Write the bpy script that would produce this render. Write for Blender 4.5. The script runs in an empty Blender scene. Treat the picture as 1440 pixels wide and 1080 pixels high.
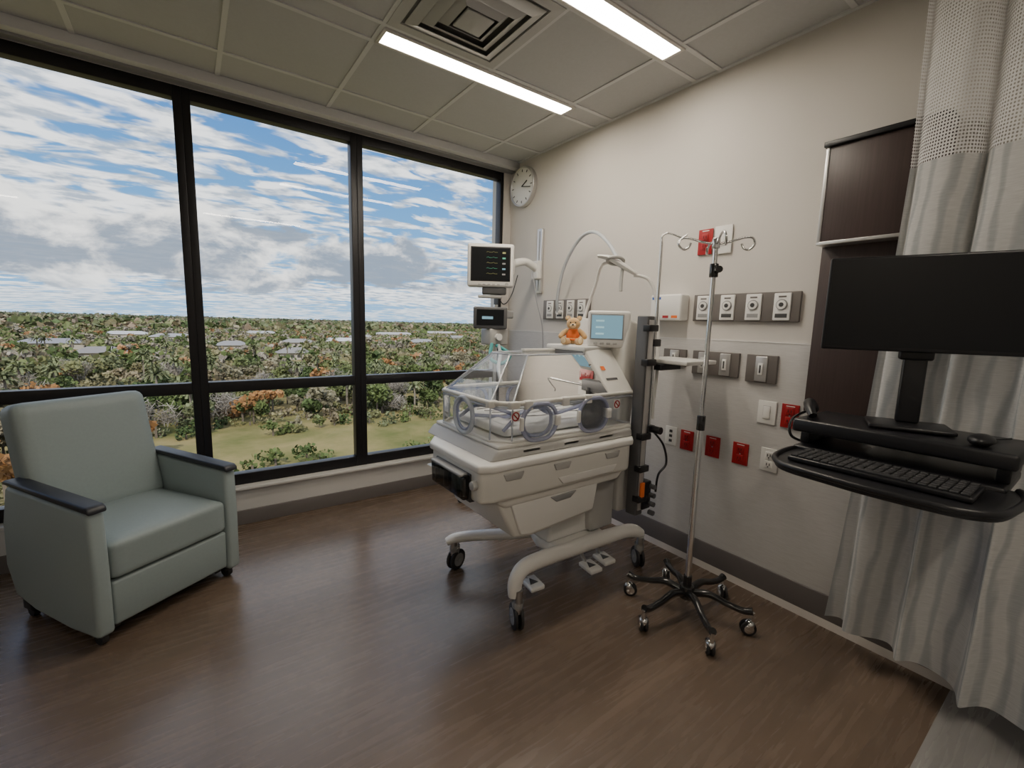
import bpy, bmesh, math, random
import numpy as np
from mathutils import Vector, Matrix
random.seed(4); np.random.seed(4)
SC=bpy.context.scene
COL=SC.collection
R=math.radians

# ---------------------------------------------------------------- materials
def nmat(name):
    m=bpy.data.materials.new(name); m.use_nodes=True
    nt=m.node_tree; nt.nodes.clear()
    o=nt.nodes.new('ShaderNodeOutputMaterial')
    return m,nt,o
def N(nt,t,**k):
    n=nt.nodes.new(t)
    for a,b in k.items(): setattr(n,a,b)
    return n
def mat(name,col,rough=.5,metal=0,noise=0,nscale=20,bump=0,bscale=200,emit=None,es=0,spec=.5,stretch=None,coat=0,sheen=0):
    m,nt,o=nmat(name)
    b=N(nt,'ShaderNodeBsdfPrincipled')
    b.inputs['Base Color'].default_value=(*col,1); b.inputs['Roughness'].default_value=rough
    b.inputs['Metallic'].default_value=metal; b.inputs['Specular IOR Level'].default_value=spec
    b.inputs['Coat Weight'].default_value=coat
    if sheen: b.inputs['Sheen Weight'].default_value=sheen
    if emit:
        b.inputs['Emission Color'].default_value=(*emit,1); b.inputs['Emission Strength'].default_value=es; m.cycles.emission_sampling='NONE'
    nt.links.new(b.outputs[0],o.inputs[0])
    tc=N(nt,'ShaderNodeTexCoord'); src=tc.outputs['Object']
    if stretch:
        mp=N(nt,'ShaderNodeMapping'); mp.inputs['Scale'].default_value=stretch
        nt.links.new(src,mp.inputs[0]); src=mp.outputs[0]
    if noise:
        n=N(nt,'ShaderNodeTexNoise'); n.inputs['Scale'].default_value=nscale; n.inputs['Detail'].default_value=4
        nt.links.new(src,n.inputs['Vector'])
        r=N(nt,'ShaderNodeMixRGB'); r.inputs[1].default_value=(*[c*(1-noise) for c in col],1); r.inputs[2].default_value=(*[min(1,c*(1+noise)) for c in col],1)
        nt.links.new(n.outputs['Fac'],r.inputs[0]); nt.links.new(r.outputs[0],b.inputs['Base Color'])
    if bump:
        n=N(nt,'ShaderNodeTexNoise'); n.inputs['Scale'].default_value=bscale
        nt.links.new(src,n.inputs['Vector'])
        bp=N(nt,'ShaderNodeBump'); bp.inputs['Strength'].default_value=bump; bp.inputs['Distance'].default_value=.002
        nt.links.new(n.outputs['Fac'],bp.inputs['Height']); nt.links.new(bp.outputs[0],b.inputs['Normal'])
    return m
def glassmat(name,tint,refl=.05,rough=0.0,haze=0,hcol=(1,1,1)):
    m,nt,o=nmat(name)
    t=N(nt,'ShaderNodeBsdfTransparent'); t.inputs[0].default_value=(*tint,1)
    g=N(nt,'ShaderNodeBsdfGlossy'); g.inputs['Roughness'].default_value=rough
    f=N(nt,'ShaderNodeFresnel'); f.inputs['IOR'].default_value=1.45
    mu=N(nt,'ShaderNodeMath',operation='MULTIPLY_ADD'); mu.inputs[1].default_value=.9; mu.inputs[2].default_value=refl
    nt.links.new(f.outputs[0],mu.inputs[0])
    mx=N(nt,'ShaderNodeMixShader'); nt.links.new(mu.outputs[0],mx.inputs[0]); nt.links.new(t.outputs[0],mx.inputs[1]); nt.links.new(g.outputs[0],mx.inputs[2])
    out=mx
    if haze:
        d=N(nt,'ShaderNodeBsdfDiffuse'); d.inputs[0].default_value=(*hcol,1)
        m2=N(nt,'ShaderNodeMixShader'); m2.inputs[0].default_value=haze
        nt.links.new(mx.outputs[0],m2.inputs[1]); nt.links.new(d.outputs[0],m2.inputs[2]); out=m2
    nt.links.new(out.outputs[0],o.inputs[0]); return m
def emis(name,col,s,samp=True):
    m,nt,o=nmat(name); e=N(nt,'ShaderNodeEmission'); e.inputs[0].default_value=(*col,1); e.inputs[1].default_value=s
    if not samp: m.cycles.emission_sampling='NONE'
    nt.links.new(e.outputs[0],o.inputs[0]); return m

M=dict(
 wall=mat('wall_paint',(.60,.57,.53),.75,noise=.02,nscale=3,bump=.05,bscale=400),
 wains=None,
 white=mat('white_paint',(.68,.67,.65),.5),
 base=mat('cove_base_taupe',(.15,.135,.13),.45),
 baserefl=mat('cove_reflection_tone',(.40,.36,.32),.4),  # lighter tone: reflection on the cove toe put into the colour
 winblk=mat('bronze_window_frame',(.014,.013,.015),.4,.3),
 sill=mat('sill_solid_surface',(.60,.59,.57),.35),
 tile=mat('acoustic_tile',(.50,.505,.51),.9,noise=.05,nscale=60,bump=.2,bscale=300),
 grid=mat('ceiling_grid_white',(.64,.64,.645),.5),
 lframe=mat('light_trim',(.62,.6,.57),.5),
 lit=emis('led_panel',(1,.89,.74),49),
 diff=mat('air_diffuser_metal',(.47,.47,.46),.5),
 dark=mat('diffuser_void_shade',(.17,.168,.165),.9),
 uph=mat('chair_vinyl_grey_green',(.262,.318,.322),.5,noise=.06,nscale=90,bump=.15,bscale=500),
 uph2=mat('chair_vinyl_side',(.30,.362,.366),.45,noise=.04,nscale=90,bump=.1,bscale=500),
 blk=mat('black_plastic',(.010,.010,.012),.35),
 blkm=mat('black_rubber',(.018,.018,.02),.6),
 armcap=mat('armrest_urethane',(.022,.024,.03),.45),
 iv=mat('black_enamel',(.012,.012,.013),.22,coat=.5),
 chrome=mat('chrome',(.78,.78,.78),.16,1),
 steel=mat('brushed_steel',(.5,.5,.5),.35,1),
 alu=mat('aluminium_edge',(.62,.61,.6),.35,.8),
 inc=mat('incubator_ivory',(.66,.645,.60),.38),
 incd=mat('incubator_grey',(.42,.415,.40),.45),
 inct=mat('heater_interior_grey',(.13,.13,.135),.35),
 incw=mat('incubator_white',(.74,.73,.70),.35),
 rail=mat('dark_grey_rail',(.10,.10,.105),.45,.2),
 clear=glassmat('clear_acrylic',(.975,.983,.988),.045,.01,.012,(.85,.9,1)),
 clearE=glassmat('acrylic_edge',(.82,.86,.92),.15,.05,.4,(.75,.79,.86)),
 cuff=glassmat('porthole_cuff_film',(.78,.81,.93),.15,.06,.38,(.55,.58,.78)),
 smoke=glassmat('smoked_drawer',(.25,.25,.26),.05,.05,.15,(.03,.03,.03)),
 glass=glassmat('window_glass',(.95,.97,.97),.008),
 sheet=mat('white_bedsheet',(.78,.78,.78),.85,bump=.4,bscale=60),
 wood=None,
 scr=mat('dark_screen',(.006,.007,.009),.3,spec=.3),
 scrb=mat('blue_lcd',(.10,.16,.2),.25,emit=(.22,.42,.52),es=.75),
 scrl=mat('lcd_light',(.2,.3,.3),.3,emit=(.4,.65,.7),es=.8),
 grn=emis('trace_green',(.25,.8,.5),.7,False), yel=emis('trace_yellow',(.8,.75,.3),.6,False),
 red=mat('red_outlet_plastic',(.36,.010,.013),.35),
 redd=mat('red_outlet_slot',(.08,.008,.008),.5),
 plate=mat('white_plate',(.78,.77,.74),.4),
 plated=mat('slot_dark',(.05,.05,.05),.5),
 taupe=mat('taupe_gas_panel',(.145,.13,.12),.45),
 blue=mat('blue_label',(.02,.10,.45),.4),
 orange=mat('orange_knit',(.80,.17,.03),.85,bump=.3,bscale=200),
 fur=mat('teddy_fur',(.60,.38,.17),.95,noise=.18,nscale=120,bump=.8,bscale=350,sheen=.4),
 furl=mat('teddy_muzzle',(.80,.62,.38),.95,bump=.6,bscale=350),
 hose=glassmat('ribbed_hose',(.82,.86,.9),.08,.15,.5,(.75,.78,.8)),
 teal=mat('teal_hose',(.05,.30,.30),.4),
 grey=mat('mid_grey_plastic',(.28,.28,.28),.45),
 skin=mat('grey_cable',(.35,.35,.36),.5),
)
# wallcovering (horizontal weave)
m,nt,o=nmat('woven_wallcovering'); b=N(nt,'ShaderNodeBsdfPrincipled'); b.inputs['Roughness'].default_value=.7
tc=N(nt,'ShaderNodeTexCoord'); mp=N(nt,'ShaderNodeMapping'); mp.inputs['Scale'].default_value=(1,14,220)
n=N(nt,'ShaderNodeTexNoise'); n.inputs['Scale'].default_value=1.5; n.inputs['Detail'].default_value=4
cr=N(nt,'ShaderNodeValToRGB'); cr.color_ramp.elements[0].color=(.525,.51,.495,1); cr.color_ramp.elements[1].color=(.595,.585,.57,1)
cr.color_ramp.elements[0].position=.3; cr.color_ramp.elements[1].position=.7
bp=N(nt,'ShaderNodeBump'); bp.inputs['Strength'].default_value=.12; bp.inputs['Distance'].default_value=.002
for a,c in ((tc.outputs['Object'],mp.inputs[0]),(mp.outputs[0],n.inputs['Vector']),(n.outputs['Fac'],cr.inputs[0]),(cr.outputs[0],b.inputs['Base Color']),(n.outputs['Fac'],bp.inputs['Height']),(bp.outputs[0],b.inputs['Normal']),(b.outputs[0],o.inputs[0])): nt.links.new(a,c)
M['wains']=m
# dark laminate
m,nt,o=nmat('dark_walnut_laminate'); b=N(nt,'ShaderNodeBsdfPrincipled'); b.inputs['Roughness'].default_value=.38
tc=N(nt,'ShaderNodeTexCoord'); mp=N(nt,'ShaderNodeMapping'); mp.inputs['Scale'].default_value=(90,90,3)
n=N(nt,'ShaderNodeTexNoise'); n.inputs['Scale'].default_value=1.5; n.inputs['Detail'].default_value=5
cr=N(nt,'ShaderNodeValToRGB'); cr.color_ramp.elements[0].color=(.040,.026,.024,1); cr.color_ramp.elements[1].color=(.075,.050,.045,1)
for a,c in ((tc.outputs['Object'],mp.inputs[0]),(mp.outputs[0],n.inputs['Vector']),(n.outputs['Fac'],cr.inputs[0]),(cr.outputs[0],b.inputs['Base Color']),(b.outputs[0],o.inputs[0])): nt.links.new(a,c)
M['wood']=m
# floor
m,nt,o=nmat('vinyl_plank_floor'); b=N(nt,'ShaderNodeBsdfPrincipled')
tc=N(nt,'ShaderNodeTexCoord')
br=N(nt,'ShaderNodeTexBrick'); br.offset=.37; br.inputs['Scale'].default_value=1; br.inputs['Brick Width'].default_value=1.22; br.inputs['Row Height'].default_value=.18
br.inputs['Mortar Size'].default_value=.001; br.inputs['Color1'].default_value=(.90,.90,.90,1); br.inputs['Color2'].default_value=(1.10,1.10,1.10,1); br.inputs['Mortar'].default_value=(.8,.8,.8,1); br.inputs['Bias'].default_value=0
nt.links.new(tc.outputs['Object'],br.inputs['Vector'])
mp=N(nt,'ShaderNodeMapping'); mp.inputs['Scale'].default_value=(1.5,20,1); nt.links.new(tc.outputs['Object'],mp.inputs[0])
n=N(nt,'ShaderNodeTexNoise'); n.inputs['Scale'].default_value=2.2; n.inputs['Detail'].default_value=6; n.inputs['Distortion'].default_value=.4; nt.links.new(mp.outputs[0],n.inputs['Vector'])
cr=N(nt,'ShaderNodeValToRGB'); e=cr.color_ramp.elements; e[0].position=.25; e[0].color=(.118,.083,.058,1); e[1].position=.75; e[1].color=(.165,.119,.086,1)
nt.links.new(n.outputs['Fac'],cr.inputs[0])
n2=N(nt,'ShaderNodeTexNoise'); n2.inputs['Scale'].default_value=1.6; n2.inputs['Detail'].default_value=2; nt.links.new(tc.outputs['Object'],n2.inputs['Vector'])
mr=N(nt,'ShaderNodeMapRange'); mr.inputs[3].default_value=.92; mr.inputs[4].default_value=1.08; nt.links.new(n2.outputs['Fac'],mr.inputs[0])
mu=N(nt,'ShaderNodeMixRGB',blend_type='MULTIPLY'); mu.inputs[0].default_value=1; nt.links.new(cr.outputs[0],mu.inputs[1]); nt.links.new(br.outputs['Color'],mu.inputs[2])
mu2=N(nt,'ShaderNodeMixRGB',blend_type='MULTIPLY'); mu2.inputs[0].default_value=1; nt.links.new(mu.outputs[0],mu2.inputs[1]); nt.links.new(mr.outputs[0],mu2.inputs[2])
sx=N(nt,'ShaderNodeSeparateXYZ'); nt.links.new(tc.outputs['Object'],sx.inputs[0])
lt=N(nt,'ShaderNodeMath',operation='LESS_THAN'); lt.inputs[1].default_value=.25; nt.links.new(sx.outputs['Y'],lt.inputs[0])
mx=N(nt,'ShaderNodeMixRGB'); mx.inputs[2].default_value=(.30,.29,.28,1); nt.links.new(lt.outputs[0],mx.inputs[0]); nt.links.new(mu2.outputs[0],mx.inputs[1]); nt.links.new(mx.outputs[0],b.inputs['Base Color'])
mr=N(nt,'ShaderNodeMapRange'); mr.inputs[3].default_value=.22; mr.inputs[4].default_value=.32; nt.links.new(n.outputs['Fac'],mr.inputs[0]); nt.links.new(mr.outputs[0],b.inputs['Roughness'])
bp=N(nt,'ShaderNodeBump'); bp.inputs['Strength'].default_value=.04; bp.inputs['Distance'].default_value=.002; nt.links.new(n.outputs['Fac'],bp.inputs['Height']); nt.links.new(bp.outputs[0],b.inputs['Normal'])
b.inputs['Specular IOR Level'].default_value=.65
nt.links.new(b.outputs[0],o.inputs[0]); M['floor']=m
# curtain
def curtmat(name,mesh):
    m,nt,o=nmat(name); uv=N(nt,'ShaderNodeUVMap')
    mp=N(nt,'ShaderNodeMapping'); nt.links.new(uv.outputs[0],mp.inputs[0])
    d=N(nt,'ShaderNodeBsdfDiffuse'); t=N(nt,'ShaderNodeBsdfTranslucent'); mx=N(nt,'ShaderNodeMixShader'); mx.inputs[0].default_value=.22
    nt.links.new(d.outputs[0],mx.inputs[1]); nt.links.new(t.outputs[0],mx.inputs[2])
    if mesh:
        col=(.78,.775,.765,1); d.inputs[0].default_value=col; t.inputs[0].default_value=col
        vo=N(nt,'ShaderNodeTexVoronoi'); vo.inputs['Scale'].default_value=85; vo.inputs['Randomness'].default_value=.0
        nt.links.new(mp.outputs[0],vo.inputs['Vector'])
        lt=N(nt,'ShaderNodeMath',operation='LESS_THAN'); lt.inputs[1].default_value=.29; nt.links.new(vo.outputs['Distance'],lt.inputs[0])
        tr=N(nt,'ShaderNodeBsdfTransparent'); m2=N(nt,'ShaderNodeMixShader'); nt.links.new(lt.outputs[0],m2.inputs[0]); nt.links.new(mx.outputs[0],m2.inputs[1]); nt.links.new(tr.outputs[0],m2.inputs[2]); nt.links.new(m2.outputs[0],o.inputs[0])
    else:
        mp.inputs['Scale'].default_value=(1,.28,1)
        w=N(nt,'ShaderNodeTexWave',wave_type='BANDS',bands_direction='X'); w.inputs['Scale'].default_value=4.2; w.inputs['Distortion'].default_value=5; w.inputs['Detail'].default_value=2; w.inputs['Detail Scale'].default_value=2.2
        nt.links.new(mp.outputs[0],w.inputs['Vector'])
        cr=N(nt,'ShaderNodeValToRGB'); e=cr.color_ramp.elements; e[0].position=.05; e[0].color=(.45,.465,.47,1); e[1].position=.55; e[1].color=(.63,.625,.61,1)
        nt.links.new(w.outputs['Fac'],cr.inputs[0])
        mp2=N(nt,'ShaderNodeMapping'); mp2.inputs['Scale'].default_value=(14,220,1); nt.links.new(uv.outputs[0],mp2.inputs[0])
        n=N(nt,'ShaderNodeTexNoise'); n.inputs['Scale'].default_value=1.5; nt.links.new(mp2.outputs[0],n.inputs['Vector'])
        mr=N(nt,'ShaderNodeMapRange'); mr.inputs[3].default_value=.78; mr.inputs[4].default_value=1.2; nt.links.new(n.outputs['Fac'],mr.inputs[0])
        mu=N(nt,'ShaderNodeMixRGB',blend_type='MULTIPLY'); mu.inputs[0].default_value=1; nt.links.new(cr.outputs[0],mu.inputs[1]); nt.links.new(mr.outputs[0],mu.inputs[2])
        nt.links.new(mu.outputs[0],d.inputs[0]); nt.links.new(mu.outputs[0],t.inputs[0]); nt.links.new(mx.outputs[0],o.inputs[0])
    return m
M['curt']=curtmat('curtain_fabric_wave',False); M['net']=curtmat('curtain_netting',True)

# ---------------------------------------------------------------- geometry helpers
class G:
    def __init__(s,name,loc=(0,0,0),rot=0,world=True,tilt=(0,0)):
        s.e=bpy.data.objects.new(name,None); s.e.empty_display_size=.05
        COL.objects.link(s.e); s.e.location=loc; s.e.rotation_euler=(tilt[0],tilt[1],rot)
        s.inv=Matrix.Translation(loc).inverted() if world else Matrix.Identity(4)
def finish(g,name,bm,mt,smooth=True,ang=40):
    me=bpy.data.meshes.new(name); bm.normal_update(); bm.to_mesh(me); bm.free()
    if smooth:
        me.shade_smooth(); me.set_sharp_from_angle(angle=R(ang))
    o=bpy.data.objects.new(name,me); COL.objects.link(o)
    for q in (mt if isinstance(mt,list) else [mt]): me.materials.append(M[q] if isinstance(q,str) else q)
    if g is not None:
        o.parent=g.e; o.matrix_parent_inverse=g.inv
    return o
def dobevel(bm,bev,seg=3,ang=30):
    if bev>0:
        ed=[e for e in bm.edges if len(e.link_faces)==2 and e.calc_face_angle(0)>R(ang)]
        bmesh.ops.bevel(bm,geom=ed,offset=bev,segments=seg,profile=.5,affect='EDGES',clamp_overlap=True)
def box(g,name,lo,hi,mt,bev=0,rot=None,seg=3):
    bm=bmesh.new(); bmesh.ops.create_cube(bm,size=1)
    c=[(a+b)/2 for a,b in zip(lo,hi)]; s=[abs(b-a) for a,b in zip(lo,hi)]
    for v in bm.verts: v.co=Vector((v.co.x*s[0],v.co.y*s[1],v.co.z*s[2]))
    dobevel(bm,bev,seg)
    if rot: bmesh.ops.rotate(bm,verts=bm.verts,cent=(0,0,0),matrix=rot)
    for v in bm.verts: v.co+=Vector(c)
    return finish(g,name,bm,mt)
def prism(g,name,poly,axis,lo,hi,mt,bev=0,seg=3,ang=40):
    bm=bmesh.new()
    def co(p,t):
        return {'x':(t,p[0],p[1]),'y':(p[0],t,p[1]),'z':(p[0],p[1],t)}[axis]
    a=[bm.verts.new(co(p,lo)) for p in poly]; b=[bm.verts.new(co(p,hi)) for p in poly]
    bm.faces.new(a); bm.faces.new(b[::-1]); n=len(poly)
    for i in range(n): bm.faces.new((a[i],b[i],b[(i+1)%n],a[(i+1)%n]))
    bmesh.ops.recalc_face_normals(bm,faces=bm.faces)
    dobevel(bm,bev,seg)
    return finish(g,name,bm,mt,ang=ang)
def poly(g,name,vs,fs,mt,bev=0,smooth=True):
    bm=bmesh.new(); v=[bm.verts.new(p) for p in vs]
    for f in fs: bm.faces.new([v[i] for i in f])
    bmesh.ops.recalc_face_normals(bm,faces=bm.faces)
    dobevel(bm,bev)
    return finish(g,name,bm,mt,smooth)
def cyl(g,name,p,q,r,mt,r2=None,n=24,bev=0):
    p=Vector(p);q=Vector(q);d=q-p; bm=bmesh.new()
    bmesh.ops.create_cone(bm,cap_ends=True,segments=n,radius1=r,radius2=r if r2 is None else r2,depth=d.length)
    if bev: dobevel(bm,bev,2,50)
    mtx=Matrix.Translation((p+q)/2)@d.to_track_quat('Z','Y').to_matrix().to_4x4()
    bmesh.ops.transform(bm,matrix=mtx,verts=bm.verts)
    return finish(g,name,bm,mt)
def sph(g,name,c,s,mt,n=20,rot=None):
    bm=bmesh.new(); bmesh.ops.create_uvsphere(bm,u_segments=n,v_segments=n//2+2,radius=1)
    if not hasattr(s,'__len__'): s=(s,s,s)
    for v in bm.verts: v.co=Vector((v.co.x*s[0],v.co.y*s[1],v.co.z*s[2]))
    if rot: bmesh.ops.rotate(bm,verts=bm.verts,cent=(0,0,0),matrix=rot)
    for v in bm.verts: v.co+=Vector(c)
    return finish(g,name,bm,mt,ang=180)
def crom(pts,k,closed=False):
    P=[Vector(p) for p in pts]; out=[]
    n=len(P)
    rng=range(n) if closed else range(n-1)
    for i in rng:
        if closed: a,b,c,d=P[(i-1)%n],P[i],P[(i+1)%n],P[(i+2)%n]
        else: a,b,c,d=P[max(i-1,0)],P[i],P[i+1],P[min(i+2,n-1)]
        for j in range(k):
            t=j/k
            out.append(.5*((2*b)+(c-a)*t+(2*a-5*b+4*c-d)*t*t+(3*b-a-3*c+d)*t**3))
    if not closed: out.append(P[-1])
    return out
def tube(g,name,pts,r,mt,n=10,k=6,closed=False,flat=(1,1)):
    P=crom(pts,k,closed) if k>1 else [Vector(p) for p in pts]
    m=len(P)
    if not hasattr(r,'__len__'): rr=[r]*m
    else:
        rr=[]
        for i in range(m):
            f=i/(m-1)*(len(r)-1); q=min(int(f),len(r)-2); rr.append(r[q]*(1-(f-q))+r[q+1]*(f-q))
    bm=bmesh.new(); rings=[]
    up=None
    for i in range(m):
        if closed: t=(P[(i+1)%m]-P[i-1]).normalized()
        else: t=(P[min(i+1,m-1)]-P[max(i-1,0)]).normalized()
        if up is None:
            up=Vector((0,0,1)) if abs(t.z)<.9 else Vector((0,1,0))
        up=(up-t*up.dot(t)).normalized(); s=t.cross(up)
        rings.append([bm.verts.new(P[i]+(s*math.cos(2*math.pi*j/n)*flat[0]+up*math.sin(2*math.pi*j/n)*flat[1])*rr[i]) for j in range(n)])
    for i in range(m if closed else m-1):
        a=rings[i];b=rings[(i+1)%m]
        for j in range(n): bm.faces.new((a[j],a[(j+1)%n],b[(j+1)%n],b[j]))
    if not closed:
        bm.faces.new(rings[0][::-1]); bm.faces.new(rings[-1])
    bmesh.ops.recalc_face_normals(bm,faces=bm.faces)
    return finish(g,name,bm,mt,ang=60)
def torus(g,name,c,ax,r,w,mt,sx=1,sy=1,n=28):
    ax=Vector(ax).normalized(); u=ax.orthogonal().normalized() if abs(ax.z)>.9 else Vector((0,0,1)).cross(ax).normalized(); v=ax.cross(u)
    return tube(g,name,[Vector(c)+u*math.cos(2*math.pi*i/n)*r*sx+v*math.sin(2*math.pi*i/n)*r*sy for i in range(n)],w,mt,8,1,True)
def rrect(w,h,r,k=5):
    out=[]
    for cx,cy,a in ((w/2-r,h/2-r,0),(-w/2+r,h/2-r,90),(-w/2+r,-h/2+r,180),(w/2-r,-h/2+r,270)):
        for i in range(k+1):
            t=R(a+90*i/k); out.append((cx+r*math.cos(t),cy+r*math.sin(t)))
    return out

# ---------------------------------------------------------------- camera
Xc=Vector((0.8107,0.0568,-0.5827)).normalized()
Yc=Vector((-0.585,0.124,-0.801)); Yc=(Yc-Xc*Yc.dot(Xc)).normalized(); Zc=Xc.cross(Yc)
cam=bpy.data.cameras.new('camera'); co=bpy.data.objects.new('camera',cam); COL.objects.link(co)
co.matrix_world=Matrix.Translation((0,0,1.4))@Matrix((Xc,Yc,Zc)).to_4x4()
cam.sensor_width=36; cam.lens=626/1440*36; cam.clip_end=8000; cam.clip_start=.02
SC.camera=co

# ---------------------------------------------------------------- room shell
RX=2.42; WY=3.42; CZ=2.79
box(None,'floor',(-3,-2,-.12),(RX+.1,WY+.1,0),'floor')
box(None,'ceiling',(-3,-2,CZ),(RX+.1,WY+.1,CZ+.12),'tile')
box(None,'wall_right',(RX,-2,0),(RX+.14,WY+.2,CZ),'wall')
box(None,'wall_left',(-3.14,-2,0),(-3,WY+.2,CZ),'wall')
box(None,'wall_back',(-3,-2.14,0),(RX,-2,CZ),'wall')
gw=G('wall_window',(0,3.45,0))
box(gw,'knee_wall',(-3,3.385,0),(RX,3.60,.245),'sill')
box(gw,'header',(-3,3.42,2.72),(RX,3.60,CZ),'wall')
box(gw,'right_jamb',(2.34,3.42,.245),(RX,3.60,2.72),'wall')
box(gw,'left_jamb',(-3,3.42,.245),(-2.35,3.60,2.72),'wall')
box(None,'trim_window_sill',(-3,3.355,.245),(RX,3.60,.265),'sill',.004)
box(None,'trim_shade_pocket',(-3,3.30,2.735),(RX,3.42,CZ),'grid',.003)
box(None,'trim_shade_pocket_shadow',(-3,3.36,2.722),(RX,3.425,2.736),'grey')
box(None,'trim_wainscot',(RX-.005,.2,.15),(RX,3.385,1.338),'wains')
box(None,'trim_chair_rail',(RX-.007,-2,1.338),(RX,WY,1.344),'white')
box(None,'baseboard_right',(RX-.012,-2,.02),(RX,3.385,.15),'base',.004)
prism(None,'trim_floor_cove',[(RX-.035,0),(RX,0),(RX,.03),(RX-.012,.028)],'y',-2,3.36,'baserefl')  # cove toe, its reflection painted as a lighter colour
box(None,'baseboard_window',(-3,3.372,0),(RX-.03,3.385,.10),'base',.003)
# windows
xs=[-2.35,-.97,.042,1.053,2.34]
for i in range(4):
    a,b=xs[i],xs[i+1]
    g=G('window_%d'%(i+1),((a+b)/2,3.46,.265))
    la=.043 ; lb=.043 if i<3 else .03
    y0,y1=3.425,3.50
    box(g,'stile_left',(a,y0,.265),(a+la,y1,2.72),'winblk',.003)
    box(g,'stile_right',(b-lb,y0,.265),(b,y1,2.72),'winblk',.003)
    for nm,z0,z1 in (('rail_bottom',.265,.34),('rail_mid',.905,.975),('rail_top',2.655,2.72)):
        box(g,nm,(a+la,y0+.001,z0),(b-lb,y1,z1),'winblk',.003)
    for nm,z0,z1 in (('pane_lower',.34,.905),('pane_upper',.975,2.655)):
        poly(g,nm,[(a+la,3.465,z0),(b-lb,3.465,z0),(b-lb,3.465,z1),(a+la,3.465,z1)],[(0,1,2,3)],'glass')
# ceiling grid
g=G('trim_ceiling_grid',(0,0,CZ))
for i,x in enumerate([-2.83,-2.22,-1.61,-1.0,-.39,.22,.83,1.44,2.05]):
    box(g,'runner_x_%d'%i,(x-.012,-2,CZ-.006),(x+.012,3.30,CZ+.001),'grid')
for i,y in enumerate([-1.57,-.96,-.35,.26,.87,1.475,1.625,2.245,2.405,3.01]):
    box(g,'runner_y_%d'%i,(-3,y-.012,CZ-.0065),(RX,y+.012,CZ+.001),'grid')
box(None,'trim_wall_angle',(RX-.022,-2,CZ-.008),(RX,3.3,CZ),'grid')
def strip(x0,x1,y):
    g=G('ceiling_light',((x0+x1)/2,y,CZ))
    w=.07
    for nm,lo,hi in (('trim_a',(x0-.012,y-w,CZ-.014),(x1+.012,y-w+.018,CZ)),('trim_b',(x0-.012,y+w-.018,CZ-.014),(x1+.012,y+w,CZ)),
                     ('trim_c',(x0-.012,y-w+.018,CZ-.014),(x0+.006,y+w-.018,CZ)),('trim_d',(x1-.006,y-w+.018,CZ-.014),(x1+.012,y+w-.018,CZ))):
        box(g,nm,lo,hi,'lframe',.002)
    box(g,'led_lens',(x0+.006,y-w+.018,CZ-.010),(x1-.006,y+w-.018,CZ-.002),'lit')
strip(.85,2.08,2.335); strip(.85,2.08,1.55); strip(.25,1.47,-.65); strip(-2.8,-1.6,-1.3)  # last two are unseen fixtures added behind the camera to brighten the room
# diffuser
g=G('ceiling_air_diffuser',(1.135,1.935,CZ))
cx,cy=1.135,1.935
box(g,'void_shade_plate',(cx-.295,cy-.295,CZ-.004),(cx+.295,cy+.295,CZ-.001),'dark')  # dark grey plate painted in place of the shaded recess above the louvers
def sqring(nm,so,zo,si,zi,th=.004):
    vs=[];
    for s,z in ((so,zo),(si,zi),(si,zi+th),(so,zo+th)):
        vs+=[(cx-s,cy-s,z),(cx+s,cy-s,z),(cx+s,cy+s,z),(cx-s,cy+s,z)]
    fs=[]
    for r in range(4):
        for k in range(4): fs.append((r*4+k,r*4+(k+1)%4,((r+1)%4)*4+(k+1)%4,((r+1)%4)*4+k))
    poly(g,nm,vs,fs,'diff',smooth=False)
sqring('rim',.298,CZ-.010,.25,CZ-.012,.008)
sqring('louver_1',.235,CZ-.014,.19,CZ-.030); sqring('louver_2',.178,CZ-.014,.135,CZ-.036); sqring('louver_3',.122,CZ-.014,.085,CZ-.040)
box(g,'louver_center',(cx-.07,cy-.07,CZ-.040),(cx+.07,cy+.07,CZ-.030),'diff',.004)

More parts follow.
